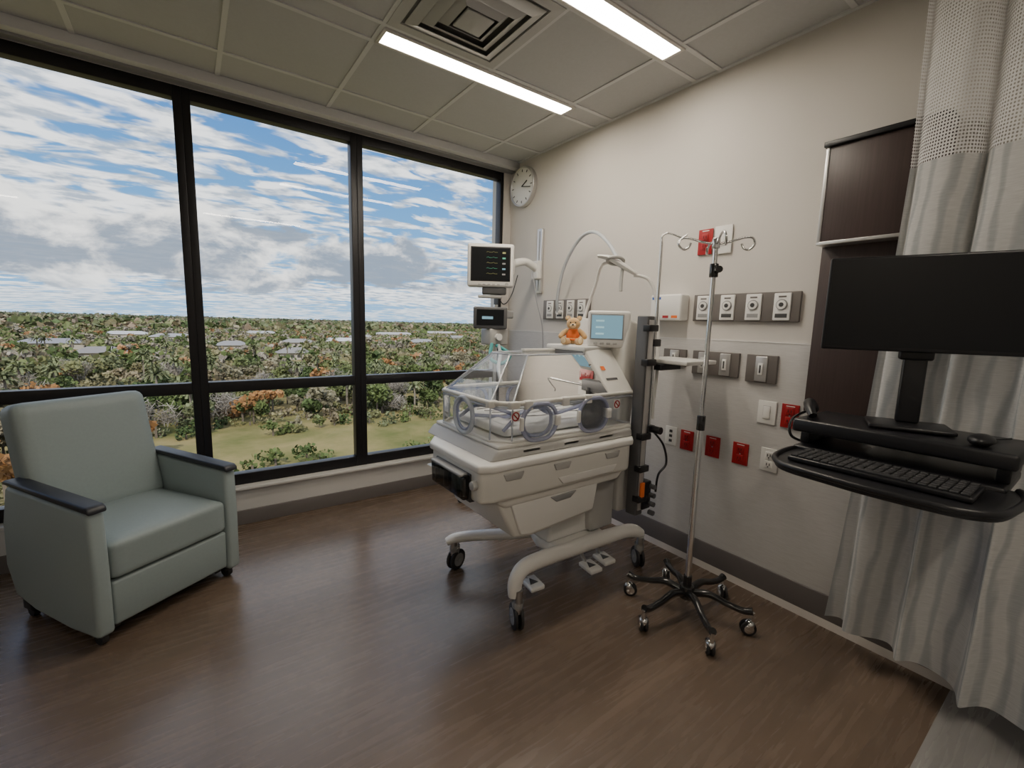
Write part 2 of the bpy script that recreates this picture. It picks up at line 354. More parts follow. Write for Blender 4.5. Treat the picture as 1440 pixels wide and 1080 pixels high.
# ---------------------------------------------------------------- wall items
g=G('wall_clock',(RX,3.21,2.565))
cyl(g,'case',(RX,3.21,2.565),(RX-.035,3.21,2.565),.165,'alu',n=48,bev=.004)
cyl(g,'face',(RX-.034,3.21,2.565),(RX-.037,3.21,2.565),.148,'plate',n=48)
torus(g,'bezel',(RX-.036,3.21,2.565),(1,0,0),.157,.009,'alu',n=48)
for k in range(12):
    a=k*math.pi/6; u=Vector((0,math.sin(a),math.cos(a)))
    cyl(g,'tick_%d'%k,Vector((RX-.039,3.21,2.565))+u*.118,Vector((RX-.039,3.21,2.565))+u*.138,.0035,'blk',n=6)
cyl(g,'hour_hand',(RX-.041,3.21,2.565),(RX-.041,3.14,2.60),.004,'blk',n=6)
cyl(g,'minute_hand',(RX-.043,3.21,2.565),(RX-.043,3.09,2.54),.003,'blk',n=6)
def plateobj(name,y,z,w,h,kind,colr='plate'):
    g=G(name,(RX-.006,y,z)); x=RX-.005
    box(g,'plate',(x-.008,y-w/2,z-h/2),(x,y+w/2,z+h/2),colr,.002)
    sl='redd' if colr=='red' else 'plated'
    if kind=='duplex':
        for dz in (-.024,.024):
            box(g,'face_%d'%(dz>0),(x-.012,y-.019,z+dz-.019),(x-.007,y+.019,z+dz+.019),colr,.003)
            for dy in (-.007,.007): box(g,'slot',(x-.0135,y+dy-.002,z+dz-.006),(x-.0115,y+dy+.002,z+dz+.008),sl)
            box(g,'ground',(x-.0135,y-.003,z+dz-.015),(x-.0115,y+.003,z+dz-.009),sl)
        box(g,'centre_screw',(x-.010,y-.003,z-.003),(x-.0075,y+.003,z+.003),'steel')
        if colr=='red': box(g,'engraved_label',(x-.0088,y-.02,z+h/2-.012),(x-.0075,y+.02,z+h/2-.008),'plate')
    elif kind=='rocker':
        box(g,'rocker',(x-.013,y-.017,z-.033),(x-.007,y+.017,z+.033),colr,.003)
        box(g,'rocker_gap',(x-.0085,y-.0185,z-.035),(x-.0075,y+.0185,z+.035),'skin')
    elif kind=='jack':
        for dz in (-.03,0,.03): box(g,'jack_port',(x-.010,y-.010,z+dz-.008),(x-.0075,y+.010,z+dz+.008),sl)
def duo(y,z,w=.085,h=.12,kind='duplex',colr='red'):
    plateobj('electrical_outlet' if kind=='duplex' else ('light_switch' if kind=='rocker' else 'network_wall_plate'),y,z,w,h,kind,colr)
duo(1.485,1.89,.085,.14); duo(1.38,1.89,.10,.15,'rocker','plate')
duo(1.06,.98,.09,.12,'rocker','plate'); duo(.95,.98,.08,.12)
duo(1.61,.735,.08,.115,'jack','plate'); duo(1.50,.73); duo(1.335,.73); duo(1.175,.73); duo(1.025,.735,.085,.12,'duplex','plate')
def gas(y0,y1,z0,z1,cs,kind='gauge'):
    g=G('medical_gas_panel',(RX-.01,(y0+y1)/2,(z0+z1)/2)); x=RX-.004
    box(g,'backplate',(x-.016,y0,z0),(x,y1,z1),'taupe',.003)
    zc=(z0+z1)/2; hh=(z1-z0)
    for k,(y,t) in enumerate(cs):
        w=.08 if t!='s' else .06
        box(g,'cover_%d'%k,(x-.024,y-w/2,zc-hh*.45),(x-.014,y+w/2,zc+hh*.45),'plate' if t!='s' else 'alu',.004)
        if t=='g':
            cyl(g,'port_ring_%d'%k,(x-.024,y,zc+.010),(x-.028,y,zc+.010),.027,'grey'); cyl(g,'port_%d'%k,(x-.027,y,zc+.010),(x-.032,y,zc+.010),.022,'incw')
            cyl(g,'port_hole_%d'%k,(x-.031,y,zc+.010),(x-.034,y,zc+.010),.011,'plated')
            box(g,'label_%d'%k,(x-.0255,y-.028,zc-.054),(x-.0235,y+.028,zc-.034),'plated' if k%2 else 'grey')
            box(g,'label_top_%d'%k,(x-.0255,y-.018,zc+.046),(x-.0235,y+.018,zc+.054),'taupe')
        elif t=='s':
            box(g,'slide_%d'%k,(x-.032,y-.012,zc-.03),(x-.022,y+.012,zc+.03),'plate',.003)
            box(g,'slide_slot_%d'%k,(x-.0335,y-.004,zc-.02),(x-.0315,y+.004,zc+.02),'plated')
gas(.955,1.52,1.445,1.595,[(1.455,'g'),(1.315,'g'),(1.175,'g'),(1.035,'g')])
gas(2.36,2.89,1.445,1.60,[(2.80,'g'),(2.68,'g'),(2.56,'g'),(2.44,'g')])
gas(1.545,1.70,1.17,1.275,[(1.62,'s')]); gas(1.225,1.50,1.14,1.275,[(1.43,'s'),(1.30,'s')]); gas(1.03,1.185,1.13,1.275,[(1.105,'s')])
g=G('patient_data_interface_box',(RX,1.665,1.52))
box(g,'shell',(RX-.085,1.56,1.445),(RX-.001,1.775,1.60),'plate',.012)
box(g,'label_blue',(RX-.087,1.70,1.57),(RX-.084,1.76,1.585),'blue'); box(g,'label_orange',(RX-.087,1.58,1.46),(RX-.084,1.62,1.475),'orange'); box(g,'label_red',(RX-.087,1.64,1.46),(RX-.084,1.68,1.475),'red')
box(g,'strip_blue',(RX-.05,1.775,1.45),(RX-.01,1.782,1.60),'blue')
# headwall cabinet
g=G('headwall_cabinet',(RX,.65,1.5))
box(g,'lower_panel',(RX-.035,.42,1.02),(RX-.009,.885,1.80),'wood',.002)
box(g,'upper_panel',(RX-.105,.48,1.80),(RX-.009,.875,2.20),'wood',.003)
box(g,'edge_strip',(RX-.109,.870,1.795),(RX-.009,.884,2.20),'alu',.002)
box(g,'top_cap',(RX-.12,.48,2.20),(RX-.009,.892,2.222),'blk',.003)
box(g,'bottom_lip',(RX-.109,.48,1.785),(RX-.009,.884,1.80),'alu',.002)

# ---------------------------------------------------------------- curtain
def curtain():
    g=G('privacy_curtain',(2.2,.1,0))
    path=crom([(2.225,.585,0),(2.20,.40,0),(2.175,.20,0),(2.14,-.02,0),(2.08,-.3,0),(2.00,-.7,0),(1.93,-1.1,0)],24)
    S=[0]
    for i in range(1,len(path)): S.append(S[-1]+(path[i]-path[i-1]).length)
    def build(nm,z0,z1,nz,mt,amp0):
        bm=bmesh.new(); rows=[]; uvl=bm.loops.layers.uv.new('UVMap')
        uvs={}
        for k in range(nz+1):
            z=z0+(z1-z0)*k/nz; row=[]
            low=(2.02-z)/1.9; low=max(0,low)
            for i,p in enumerate(path):
                s=S[i]; t=(path[min(i+1,len(path)-1)]-path[max(i-1,0)]).normalized(); nrm=Vector((-t.y,t.x,0))
                ph=s*2*math.pi/.165
                amp=amp0*(1+.45*low)
                off=amp*(math.sin(ph+.5*math.sin(z*1.3+s*5))+.35*math.sin(ph*.53+1.3+z*.8)+.25*math.sin(ph*1.7+.6))
                along=.018*math.sin(ph*.9+z)+low*.08*(1-s/1.2)*(-1)
                q=p+nrm*off*.9+t*along
                v=bm.verts.new((q.x,q.y,z+ (.02*math.sin(s*9) if k==0 and nz>20 else 0))); uvs[v]=(s*2.0,z); row.append(v)
            rows.append(row)
        for k in range(nz):
            for i in range(len(path)-1):
                f=bm.faces.new((rows[k][i],rows[k][i+1],rows[k+1][i+1],rows[k+1][i]))
                for l in f.loops: l[uvl].uv=uvs[l.vert]
        finish(g,nm,bm,mt,ang=180)
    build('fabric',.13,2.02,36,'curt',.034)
    build('netting',2.02,2.76,14,'net',.034)
    tube(g,'ceiling_track',[(p.x,p.y,2.775) for p in path[::12]],.012,'grid',8,3)
curtain()

# ---------------------------------------------------------------- armchair
g=G('patient_armchair',(-.105,2.52,0),R(34),False)
for s,nm in ((-1,'left'),(1,'right')):
    x0,x1=(s*.258,s*.322) if s>0 else (-.322,-.258)
    prism(g,'arm_panel_'+nm,[(0,.055),(-.005,.35),(0,.60),(.30,.615),(.585,.63),(.64,.45),(.655,.25),(.60,.11),(.45,.07),(.2,.05)],'x',x0,x1,'uph2',.018,4)
    prism(g,'arm_cap_'+nm,[(-.016,.597),(-.012,.618),(.005,.630),(.28,.644),(.58,.658),(.60,.650),(.59,.637),(.28,.617),(0,.602)],'x',x0-.002,x1+.002,'armcap',.008,3)
    cyl(g,'caster_front_'+nm,(s*.27,.06,.028),(s*.295,.06,.028),.028,'blkm'); cyl(g,'caster_rear_'+nm,(s*.27,.56,.028),(s*.295,.56,.028),.028,'blkm')
    box(g,'caster_fork_front_'+nm,(s*.282-.022,.035,.035),(s*.282+.022,.10,.075),'blk',.008)
    box(g,'caster_fork_rear_'+nm,(s*.282-.022,.53,.035),(s*.282+.022,.60,.12),'blk',.008)
    box(g,'glide_rail_'+nm,(s*.23-.015,.05,.045),(s*.23+.015,.60,.075),'blk',.005)
def cushion(g,nm,lo,hi,crown,mt,mtx=None,ax=2,bev=.03):
    bm=bmesh.new(); bmesh.ops.create_cube(bm,size=1)
    c=[(a+b)/2 for a,b in zip(lo,hi)]; s=[abs(b-a) for a,b in zip(lo,hi)]
    bmesh.ops.subdivide_edges(bm,edges=bm.edges,cuts=11,use_grid_fill=True)
    r=bev; h=[k/2-r for k in s]
    for v in bm.verts:
        p=v.co*2
        q=Vector([math.copysign(abs(p[i])**.6,p[i])*s[i]/2 for i in range(3)])
        inner=Vector([max(-h[i],min(h[i],q[i])) for i in range(3)]); d=q-inner
        nz=[i for i in range(3) if abs(abs(q[i])-s[i]/2)<1e-6]
        if d.length>1e-6 and nz: q=inner+d.normalized()*r
        o=[i for i in range(3) if i!=ax]
        q[ax]+=crown*(1-p[o[0]]**2)*(1-p[o[1]]**2)*(1 if v.co[ax]>0 else -.2)
        v.co=q
    if mtx: bmesh.ops.transform(bm,matrix=mtx,verts=bm.verts)
    for v in bm.verts: v.co+=Vector(c)
    return finish(g,nm,bm,mt,ang=180)
cushion(g,'seat_cushion',(-.256,-.002,.280),(.256,.56,.445),.020,'uph',None,2,.026)
prism(g,'front_panel',[(.012,.075),(.008,.272),(.06,.278),(.10,.07)],'x',-.256,.256,'uph',.012)
rotm=Matrix.Rotation(R(-13),4,'X')
cushion(g,'back_cushion',(-.272,.52,.40),(.268,.66,.985),.0,'uph',rotm,1,.045)
box(g,'back_shell',(-.25,.60,.12),(.25,.64,.62),'uph2',.012)
box(g,'seat_frame',(-.25,.10,.09),(.25,.60,.28),'blkm',.005)

# ---------------------------------------------------------------- incubator
g=G('infant_incubator',(1.5,1.8,0))
def caster(g,nm,x,y,r=.062,ang=0,top=.2,mf='grey'):
    d=Vector((math.cos(ang),math.sin(ang),0)); s=Vector((-d.y,d.x,0)); c=Vector((x,y,r))
    for k in (-1,1):
        cyl(g,nm+'_tire_%d'%(k>0),c+s*.006*k,c+s*.022*k,r,'blkm',bev=.006); cyl(g,nm+'_hub_%d'%(k>0),c+s*.018*k,c+s*.024*k,r*.62,mf)
    cyl(g,nm+'_axle',c-s*.027,c+s*.027,.008,'steel')
    tube(g,nm+'_fork',[c+Vector((0,0,r*.3)),c+Vector((0,0,r+.018))-d*.01,Vector((x,y,r+.02))-d*.02+Vector((0,0,.03))],[.018,.03,.022],'grey',10,4)
    cyl(g,nm+'_stem',(x-d.x*.02,y-d.y*.02,r+.03),(x-d.x*.02,y-d.y*.02,top),.02,'steel')
caster(g,'caster_front_left',1.16,1.51,.06,R(70),.20); caster(g,'caster_back_left',1.17,2.11,.06,R(20),.17)
caster(g,'caster_front_right',2.08,1.55,.06,R(60),.19); caster(g,'caster_back_right',2.08,2.11,.06,R(100),.17)
tube(g,'base_leg_front',[(1.145,1.51,.165),(1.148,1.51,.235),(1.19,1.51,.285),(1.30,1.52,.290),(1.52,1.55,.265),(1.78,1.57,.245),(2.00,1.56,.235),(2.10,1.555,.19)],[.030,.036,.038,.038,.040,.040,.038,.03],'incw',14,8,flat=(1.05,.85))
tube(g,'base_leg_back_left',[(1.12,2.13,.165),(1.17,2.11,.185),(1.28,2.05,.195),(1.42,1.96,.205),(1.58,1.86,.225)],[.026,.034,.036,.038,.042],'incw',14,8,flat=(1.1,.75))
tube(g,'base_leg_back_right',[(2.11,2.12,.165),(2.05,2.10,.185),(1.95,2.02,.20),(1.82,1.92,.215),(1.70,1.84,.225)],[.026,.034,.036,.038,.042],'incw',14,8,flat=(1.1,.75))
prism(g,'base_hub',[(1.50,1.56),(1.82,1.56),(1.86,1.72),(1.80,1.96),(1.55,1.98),(1.46,1.75)],'z',.20,.27,'incw',.025)
prism(g,'lift_column',[(1.45,.27),(1.80,.27),(1.80,.46),(1.47,.46)],'y',1.64,1.94,'incw',.02)
# lower drawer tub
prism(g,'lower_drawer',[(1.03,.645),(1.68,.645),(1.645,.455),(1.23,.425),(1.135,.44)],'y',1.515,2.06,'inc',.018)
prism(g,'drawer_face',[(1.10,.625),(1.655,.625),(1.625,.472),(1.22,.445),(1.165,.455)],'y',1.502,1.52,'incw',.008)
prism(g,'drawer_pull',[(1.33,.60),(1.50,.603),(1.46,.572),(1.37,.569)],'y',1.496,1.505,'grey',.005)
prism(g,'column_housing',[(1.69,.65),(1.90,.65),(1.90,.28),(1.72,.28)],'y',1.60,2.05,'incd',.02)
# chassis
prism(g,'chassis',[(.935,1.50),(.99,1.475),(1.85,1.475),(1.90,1.52),(1.90,2.08),(1.85,2.13),(1.08,2.13),(.935,1.93)],'z',.645,.80,'inc',.022,4)
prism(g,'chassis_lip',[(.922,1.49),(.985,1.462),(1.86,1.462),(1.912,1.51),(1.912,2.09),(1.86,2.145),(1.07,2.145),(.922,1.94)],'z',.785,.822,'incw',.012,3)
prism(g,'chassis_skirt',[(.97,.66),(1.86,.66),(1.80,.60),(1.08,.60)],'y',1.50,2.10,'inc',.015)
prism(g,'chassis_front_badge',[(1.35,.70),(1.75,.70),(1.72,.665),(1.38,.665)],'y',1.468,1.48,'incw',.004)
for k,x in enumerate((1.04,1.32,1.66)):
    prism(g,'latch_recess_%d'%k,[(x,.770),(x+.11,.770),(x+.095,.738),(x+.015,.738)],'y',1.468,1.48,'incd',.004)
# smoked end drawer on the left end
box(g,'end_drawer_recess',(.928,1.56,.64),(.96,1.88,.765),'plated',.004)
prism(g,'end_drawer_smoked',[(1.56,.760),(1.88,.760),(1.87,.650),(1.57,.650)],'x',.900,.935,'smoke',.01)
box(g,'end_drawer_handle',(.890,1.58,.752),(.935,1.86,.766),'grey',.006)
for k in range(4): cyl(g,'end_drawer_bottle_%d'%k,(.918,1.60+.08*k,.66),(.918,1.60+.08*k,.735),.012,'plate')
cyl(g,'end_knob',(.935,1.52,.73),(.910,1.52,.73),.020,'incd',bev=.005)
# mattress deck
prism(g,'deck',[(.99,.82),(1.90,.82),(1.89,.865),(1.03,.865)],'y',1.50,2.12,'incd',.012)
box(g,'deck_rail',(1.04,1.515,.862),(1.90,2.11,.882),'inc',.008)
for k,x in enumerate((1.16,1.40,1.64)): box(g,'deck_latch_%d'%k,(x,1.500,.838),(x+.10,1.515,.858),'incw',.004)
cushion(g,'mattress',(1.13,1.60,.885),(1.80,2.06,.935),.01,'sheet',None,2,.02)
# rumpled blanket
bm=bmesh.new(); nx,ny=40,26; rows=[]
for i in range(nx+1):
    row=[]
    for j in range(ny+1):
        x=1.16+.60*i/nx; y=1.615+.43*j/ny
        e=min(i,nx-i)/nx*2; f=min(j,ny-j)/ny*2
        z=.938+.022*min(1,e*6)*min(1,f*5)*(.7+.5*math.sin(i*.9+2*math.sin(j*.4))*.5+.3*math.sin(j*.8+i*.3))
        row.append(bm.verts.new((x,y,z)))
    rows.append(row)
for i in range(nx):
    for j in range(ny): bm.faces.new((rows[i][j],rows[i+1][j],rows[i+1][j+1],rows[i][j+1]))
finish(g,'blanket',bm,'sheet',ang=180)
for k in range(6):
    y=1.64+.07*k; tube(g,'blanket_stripe_%d'%k,[(1.18+.055*q,y,.966+.004*math.sin(q*1.3+k)) for q in range(11)],.003,'skin',6,2)
# acrylic walls
x0,x1,y0,y1,zb,zr,zt=1.05,1.90,1.53,2.11,.882,1.055,1.25
ch=.07
plan=[(x0+ch,y0),(x1,y0),(x1,y1),(x0+ch,y1),(x0,y1-ch),(x0,y0+ch)]
n6=len(plan)
for i in range(n6):
    a=plan[i]; b=plan[(i+1)%n6]
    if i==1: continue
    poly(g,'clear_wall_%d'%i,[(a[0],a[1],zb),(b[0],b[1],zb),(b[0],b[1],zr),(a[0],a[1],zr)],[(0,1,2,3)],'clear')
XR=1.73
tp=[(1.34,1.72),(XR,1.72),(XR,1.98),(1.34,1.98),(1.27,1.93),(1.27,1.77)]
def ring(nm,pl,z,r,mt,k=1):
    tube(g,nm,[(p[0],p[1],z) for p in pl],r,mt,8,k,True)
ring('hood_rim_rail',plan,zr,.011,'inc'); ring('hood_rim_seal',plan,zr-.018,.006,'clearE'); ring('hood_base_seal',plan,zb+.004,.007,'incw')
T=lambda p,z:(p[0],p[1],z)
hood=[(plan[0],(XR,y0),(XR,1.72),tp[0]),(plan[4],plan[5],tp[5],tp[4]),(plan[5],plan[0],tp[0],tp[5]),(plan[3],plan[4],tp[4],tp[3]),((XR,y1),plan[3],tp[3],(XR,1.98))]
for k,(a,b,c,d) in enumerate(hood):
    poly(g,'hood_panel_%d'%k,[T(a,zr),T(b,zr),T(c,zt),T(d,zt)],[(0,1,2,3)],'clear')
poly(g,'hood_top',[T(p,zt) for p in tp],[tuple(range(6))],'clear')
for k,(a,b) in enumerate(((plan[0],tp[0]),(plan[5],tp[5]),(plan[4],tp[4]),(plan[3],tp[3]))):
    tube(g,'hood_edge_%d'%k,[T(a,zr),T(b,zt)],.0045,'clearE',6,1)
ring('hood_top_edge',tp,zt,.0045,'clearE')
for k in (0,3,4,5): tube(g,'wall_edge_%d'%k,[T(plan[k],zb),T(plan[k],zr)],.0045,'clearE',6,1)
for k in (0,5):
    box(g,'hood_hinge_%d'%k,(plan[k][0]-.02,plan[k][1]-.018,zr-.02),(plan[k][0]+.03,plan[k][1]+.012,zr+.012),'inc',.006)
# opaque heater cap
cap=[(XR,y0-.004,zr+.005),(1.915,y0-.004,zr+.005),(1.915,y1+.004,zr+.005),(XR,y1+.004,zr+.005),(XR,1.72,1.275),(1.915,1.70,1.275),(1.915,2.02,1.275),(XR,2.0,1.275)]
poly(g,'heater_cap',cap,[(0,1,5,4),(1,2,6,5),(2,3,7,6),(3,0,4,7),(4,5,6,7),(3,2,1,0)],'inc',.008)
poly(g,'heater_intake_panel',[(XR-.006,y0+.012,zr+.008),(XR-.006,y1-.012,zr+.008),(XR-.006,1.99,1.262),(XR-.006,1.73,1.262)],[(0,1,2,3)],'inct')
for k in range(4): box(g,'heater_louver_%d'%k,(XR-.016,1.66,1.09+.035*k),(XR-.006,1.98,1.096+.035*k),'grey',.002)
box(g,'heater_cap_top',(XR-.01,1.71,1.262),(1.93,2.03,1.290),'incw',.008)
box(g,'hood_top_hinge',(1.50,1.955,1.25),(XR,1.99,1.265),'inc',.005)
def slopebox(nm,x,t,w,h,mt):
    a=Vector((x,y0-.004,zr+.005)); b=Vector((x,1.71,1.275)); d=(b-a).normalized(); n_=Vector((0,-d.z,d.y)); p=a+(b-a)*t+n_*.003
    q=[p+Vector((-w/2,0,0))-d*h/2,p+Vector((w/2,0,0))-d*h/2,p+Vector((w/2,0,0))+d*h/2,p+Vector((-w/2,0,0))+d*h/2]
    poly(g,nm,q,[(0,1,2,3)],mt)
slopebox('logo_text',1.80,.30,.085,.014,'rail'); slopebox('logo_mark',1.775,.55,.03,.025,'orange')
# portholes on front wall
for k,(px,pz) in enumerate(((1.265,.965),(1.61,.965))):
    pts=[(px+p[0],y0-.012,pz+p[1]) for p in rrect(.20,.165,.078,6)]
    tube(g,'porthole_ring_%d'%k,pts,.010,'cuff',8,1,True)
    tube(g,'porthole_cuff_%d'%k,[(px+p[0],y0+.006,pz+p[1]) for p in rrect(.165,.13,.062,6)],.009,'cuff',8,1,True)
    prism(g,'porthole_door_%d'%k,[(px+p[0],pz+p[1]) for p in rrect(.19,.155,.072,6)],'y',y0-.018,y0-.013,'clear')
    box(g,'porthole_latch_%d'%k,(px+.085,y0-.03,pz-.025),(px+.115,y0-.01,pz+.025),'incw',.006)
    box(g,'porthole_hinge_%d'%k,(px-.115,y0-.025,pz-.03),(px-.097,y0-.008,pz+.03),'incw',.005)
for k,(px,pz) in enumerate(((1.265,.965),(1.61,.965))):
    tube(g,'porthole_back_%d'%k,[(px+p[0],y1+.01,pz+p[1]) for p in rrect(.20,.165,.078,6)],.010,'cuff',8,1,True)
torus(g,'end_port_ring',(x0-.008,1.82,.965),(1,0,0),.085,.011,'clearE'); torus(g,'end_port_iris',(x0-.004,1.82,.965),(1,0,0),.068,.006,'cuff')
for k,sx in enumerate((1.135,1.79)):
    torus(g,'warning_ring_%d'%k,(sx,y0-.003,1.00),(0,1,0),.018,.003,'red',n=20); cyl(g,'warning_bar_%d'%k,(sx-.013,y0-.003,1.013),(sx+.013,y0-.003,.987),.003,'red',n=6)
    box(g,'warning_label_%d'%k,(sx-.022,y0-.0015,.976),(sx+.022,y0-.0005,1.024),'plate')
tube(g,'humidifier_hose',[(1.12,1.60,.92),(1.20,1.58,1.00),(1.30,1.60,1.02),(1.42,1.62,.97),(1.55,1.60,.99),(1.68,1.60,1.01),(1.71,1.62,.95)],.009,'cuff',8,8)
tube(g,'breathing_hose',[(1.10,1.95,.93),(1.08,1.75,1.02),(1.16,1.62,1.00),(1.22,1.70,.96),(1.12,1.85,.95)],.009,'cuff',8,8)
for k,x in enumerate((1.18,1.40,1.55)): box(g,'hand_rail_clip_%d'%k,(x,y0-.02,zr-.03),(x+.04,y0+.01,zr+.012),'incw',.005)
# rear column, controller
prism(g,'rear_housing',[(1.89,.80),(2.00,.80),(2.03,1.10),(2.02,1.43),(1.94,1.45),(1.92,1.30)],'y',1.60,2.06,'inc',.02)
prism(g,'rear_housing_shade',[(1.91,.36),(2.02,.36),(2.02,.82),(1.89,.82)],'y',1.58,2.06,'incd',.015)
def facebox(nm,c,w,h,d,mt,bev,off=0,dx=0,dz=0,ang=-42):
    rm=Matrix.Rotation(R(ang),4,'Z'); cc=Vector(c)+rm@Vector((dx,-off,dz))
    return box(g,nm,(cc.x-w/2,cc.y-d/2,cc.z-h/2),(cc.x+w/2,cc.y+d/2,cc.z+h/2),mt,bev,rm)
cc=(1.885,1.70,1.385)
facebox('controller_body',cc,.225,.20,.07,'incw',.014); facebox('controller_screen',cc,.165,.125,.004,'scrb',0,.036,-.012,.012)
facebox('controller_bezel',cc,.18,.14,.003,'grey',.001,.034,-.012,.012)
for k in range(4): facebox('controller_key_%d'%k,cc,.022,.012,.006,'incd',.002,.036,-.07+.035*k,-.078)
for k in range(3): facebox('controller_readout_%d'%k,cc,.045,.010,.003,'scrl',0,.038,-.05,.045-.035*k)
# accessory rail tower
box(g,'rail_tower',(1.93,1.475,.37),(1.99,1.545,1.46),'rail',.006)
box(g,'rail_tower_face',(1.943,1.470,.40),(1.977,1.478,1.44),'alu',.002)
for k,z in enumerate((.45,.62,.80,1.20,1.38)): box(g,'rail_clamp_%d'%k,(1.925,1.455,z),(2.0,1.50,z+.035),'blk',.005)
box(g,'rail_power_box',(1.97,1.46,.40),(2.04,1.52,.56),'blk',.008); box(g,'orange_tag',(1.945,1.455,.47),(1.975,1.468,.56),'orange',.003)
for k in range(4): cyl(g,'power_socket_%d'%k,(2.03,1.46,.38+.05*k),(2.03,1.43,.38+.05*k),.014,'rail')
AX,AY=2.02,1.49
cyl(g,'accessory_pole',(AX,AY,.80),(AX,AY,1.84),.008,'chrome')
tube(g,'accessory_hook',[(AX,AY,1.84),(AX,AY,1.87),(AX+.015,AY-.02,1.885),(AX+.035,AY-.05,1.875),(AX+.055,AY-.08,1.86),(AX+.07,AY-.10,1.875)],.005,'chrome',8,5)
box(g,'pole_clamp_low',(1.985,AY-.02,.83),(2.05,AY+.03,.87),'blk',.006); box(g,'pole_clamp_high',(1.985,AY-.02,1.30),(2.05,AY+.03,1.34),'blk',.006)
cyl(g,'clamp_knob',(2.03,AY-.02,.85),(2.03,AY-.07,.85),.02,'blk')
tube(g,'power_cable',[(2.03,1.47,.84),(2.09,1.44,.76),(2.10,1.42,.66),(2.05,1.43,.60),(2.05,1.44,.50)],.006,'blk',6,8)
# shelf
box(g,'side_shelf',(2.05,1.31,1.210),(2.33,1.62,1.232),'incw',.005); box(g,'side_shelf_bracket',(2.02,1.44,1.175),(2.20,1.56,1.209),'blk',.005)
# foot pedals
def pedal(nm,x,y):
    prism(g,nm,[(x-.045,y-.055),(x+.04,y-.06),(x+.055,y+.05),(x-.03,y+.06)],'z',.065,.09,'incw',.008)
    prism(g,nm+'_mark',[(x-.025,y-.02),(x+.025,y-.02),(x+.005,y+.03)],'z',.0895,.092,'plated')
    tube(g,nm+'_arm',[(x,y+.03,.075),(x+.02,y+.10,.12),(1.68,1.74,.22)],.012,'incd',8,5)
pedal('pedal_down',1.73,1.60); pedal('pedal_up',1.86,1.62); pedal('pedal_brake',1.36,1.65)
# examination light and ventilator arms
tube(g,'light_arm',[(2.00,2.02,1.40),(2.02,2.0,1.52),(2.01,1.93,1.66),(1.97,1.86,1.745),(2.0,1.83,1.77)],.009,'incw',8,8)
tube(g,'light_head',[(1.94,1.86,1.80),(1.98,1.80,1.785),(2.03,1.73,1.735),(2.07,1.68,1.695)],[.018,.036,.038,.022],'incw',14,6,flat=(1.2,.45))
torus(g,'light_ring',(1.995,1.775,1.772),(.3,.2,1),.045,.010,'incd',n=20)
tube(g,'light_handle',[(2.02,1.74,1.74),(2.0,1.73,1.66),(1.99,1.72,1.60)],.010,'incd',8,4)
tube(g,'vent_hose',[(2.06,1.69,1.69),(2.11,1.62,1.66),(2.13,1.57,1.50),(2.11,1.53,1.2),(2.07,1.51,.98),(2.06,1.50,.90)],.009,'incw',8,8)

g=G('gooseneck_support_hose',(2.38,2.66,1.5))
tube(g,'hose',[(2.36,2.66,1.50),(2.33,2.64,1.60),(2.32,2.58,1.80),(2.30,2.46,1.95),(2.27,2.32,2.025),(2.24,2.18,2.02),(2.19,2.02,1.93),(2.12,1.88,1.82),(2.05,1.78,1.76)],.012,'hose',10,8)
cyl(g,'wall_connector',(2.39,2.66,1.50),(2.35,2.66,1.50),.018,'plate')

# teddy bear
g=G('teddy_bear',(1.80,1.89,1.291),R(-47),False)
sph(g,'torso',(0,0,.052),(.040,.034,.050),'orange'); 
sph(g,'belly',(0,-.004,.028),(.036,.032,.026),'fur')
sph(g,'head',(0,-.004,.118),(.040,.036,.036),'fur'); sph(g,'muzzle',(0,-.036,.108),(.018,.016,.014),'furl'); sph(g,'nose',(0,-.052,.113),(.006,.004,.0045),'blk')
for s in (-1,1):
    sph(g,'ear_%d'%s,(s*.032,0,.150),(.015,.008,.015),'fur'); sph(g,'inner_ear_%d'%s,(s*.032,-.006,.150),(.009,.004,.009),'furl')
    sph(g,'eye_%d'%s,(s*.014,-.036,.126),.0042,'blk')
    tube(g,'arm_%d'%s,[(s*.030,-.004,.082),(s*.052,-.012,.066),(s*.066,-.022,.050)],[.014,.016,.015],'fur' ,10,4); sph(g,'paw_%d'%s,(s*.068,-.024,.047),.015,'fur')
    tube(g,'leg_%d'%s,[(s*.020,-.01,.020),(s*.034,-.045,.019),(s*.044,-.070,.020)],[.018,.020,.018],'fur',10,4); sph(g,'foot_%d'%s,(s*.046,-.076,.024),(.018,.012,.023),'fur'); sph(g,'sole_%d'%s,(s*.047,-.086,.024),(.012,.004,.016),'furl')
torus(g,'shirt_hem',(0,0,.030),(0,0,1),.038,.005,'orange')

# ---------------------------------------------------------------- patient monitor on arm
g=G('patient_monitor',(1.84,2.84,1.82),R(-33),False)
box(g,'housing',(-.17,-.05,-.155),(.17,.05,.155),'incw',.018); box(g,'bezel',(-.145,-.054,-.115),(.145,-.048,.13),'blk',.003)
box(g,'screen',(-.135,-.0565,-.105),(.135,-.0535,.12),'scr')
for k in range(5):
    tube(g,'trace_%d'%k,[(-.03+.01*q,-.058,.090-.038*k+(.006 if q%4==1 else 0)) for q in range(9)],.0006,'grn' if k%2 else 'yel',4,1)
    box(g,'digits_%d'%k,(.085,-.0585,.082-.038*k),(.108,-.0565,.093-.038*k),('yel','grn','skin','scrb','skin')[k])
for k in range(5): box(g,'button_%d'%k,(-.09+.035*k,-.053,-.142),(-.07+.035*k,-.049,-.132),'incd',.002)
cyl(g,'dial',(.12,-.05,-.136),(.12,-.065,-.136),.013,'incd')
sph(g,'alarm_lamp',(0,0,.157),(.02,.02,.006),'teal')
box(g,'back_housing',(-.12,.048,-.12),(.12,.12,.10),'incd',.02)
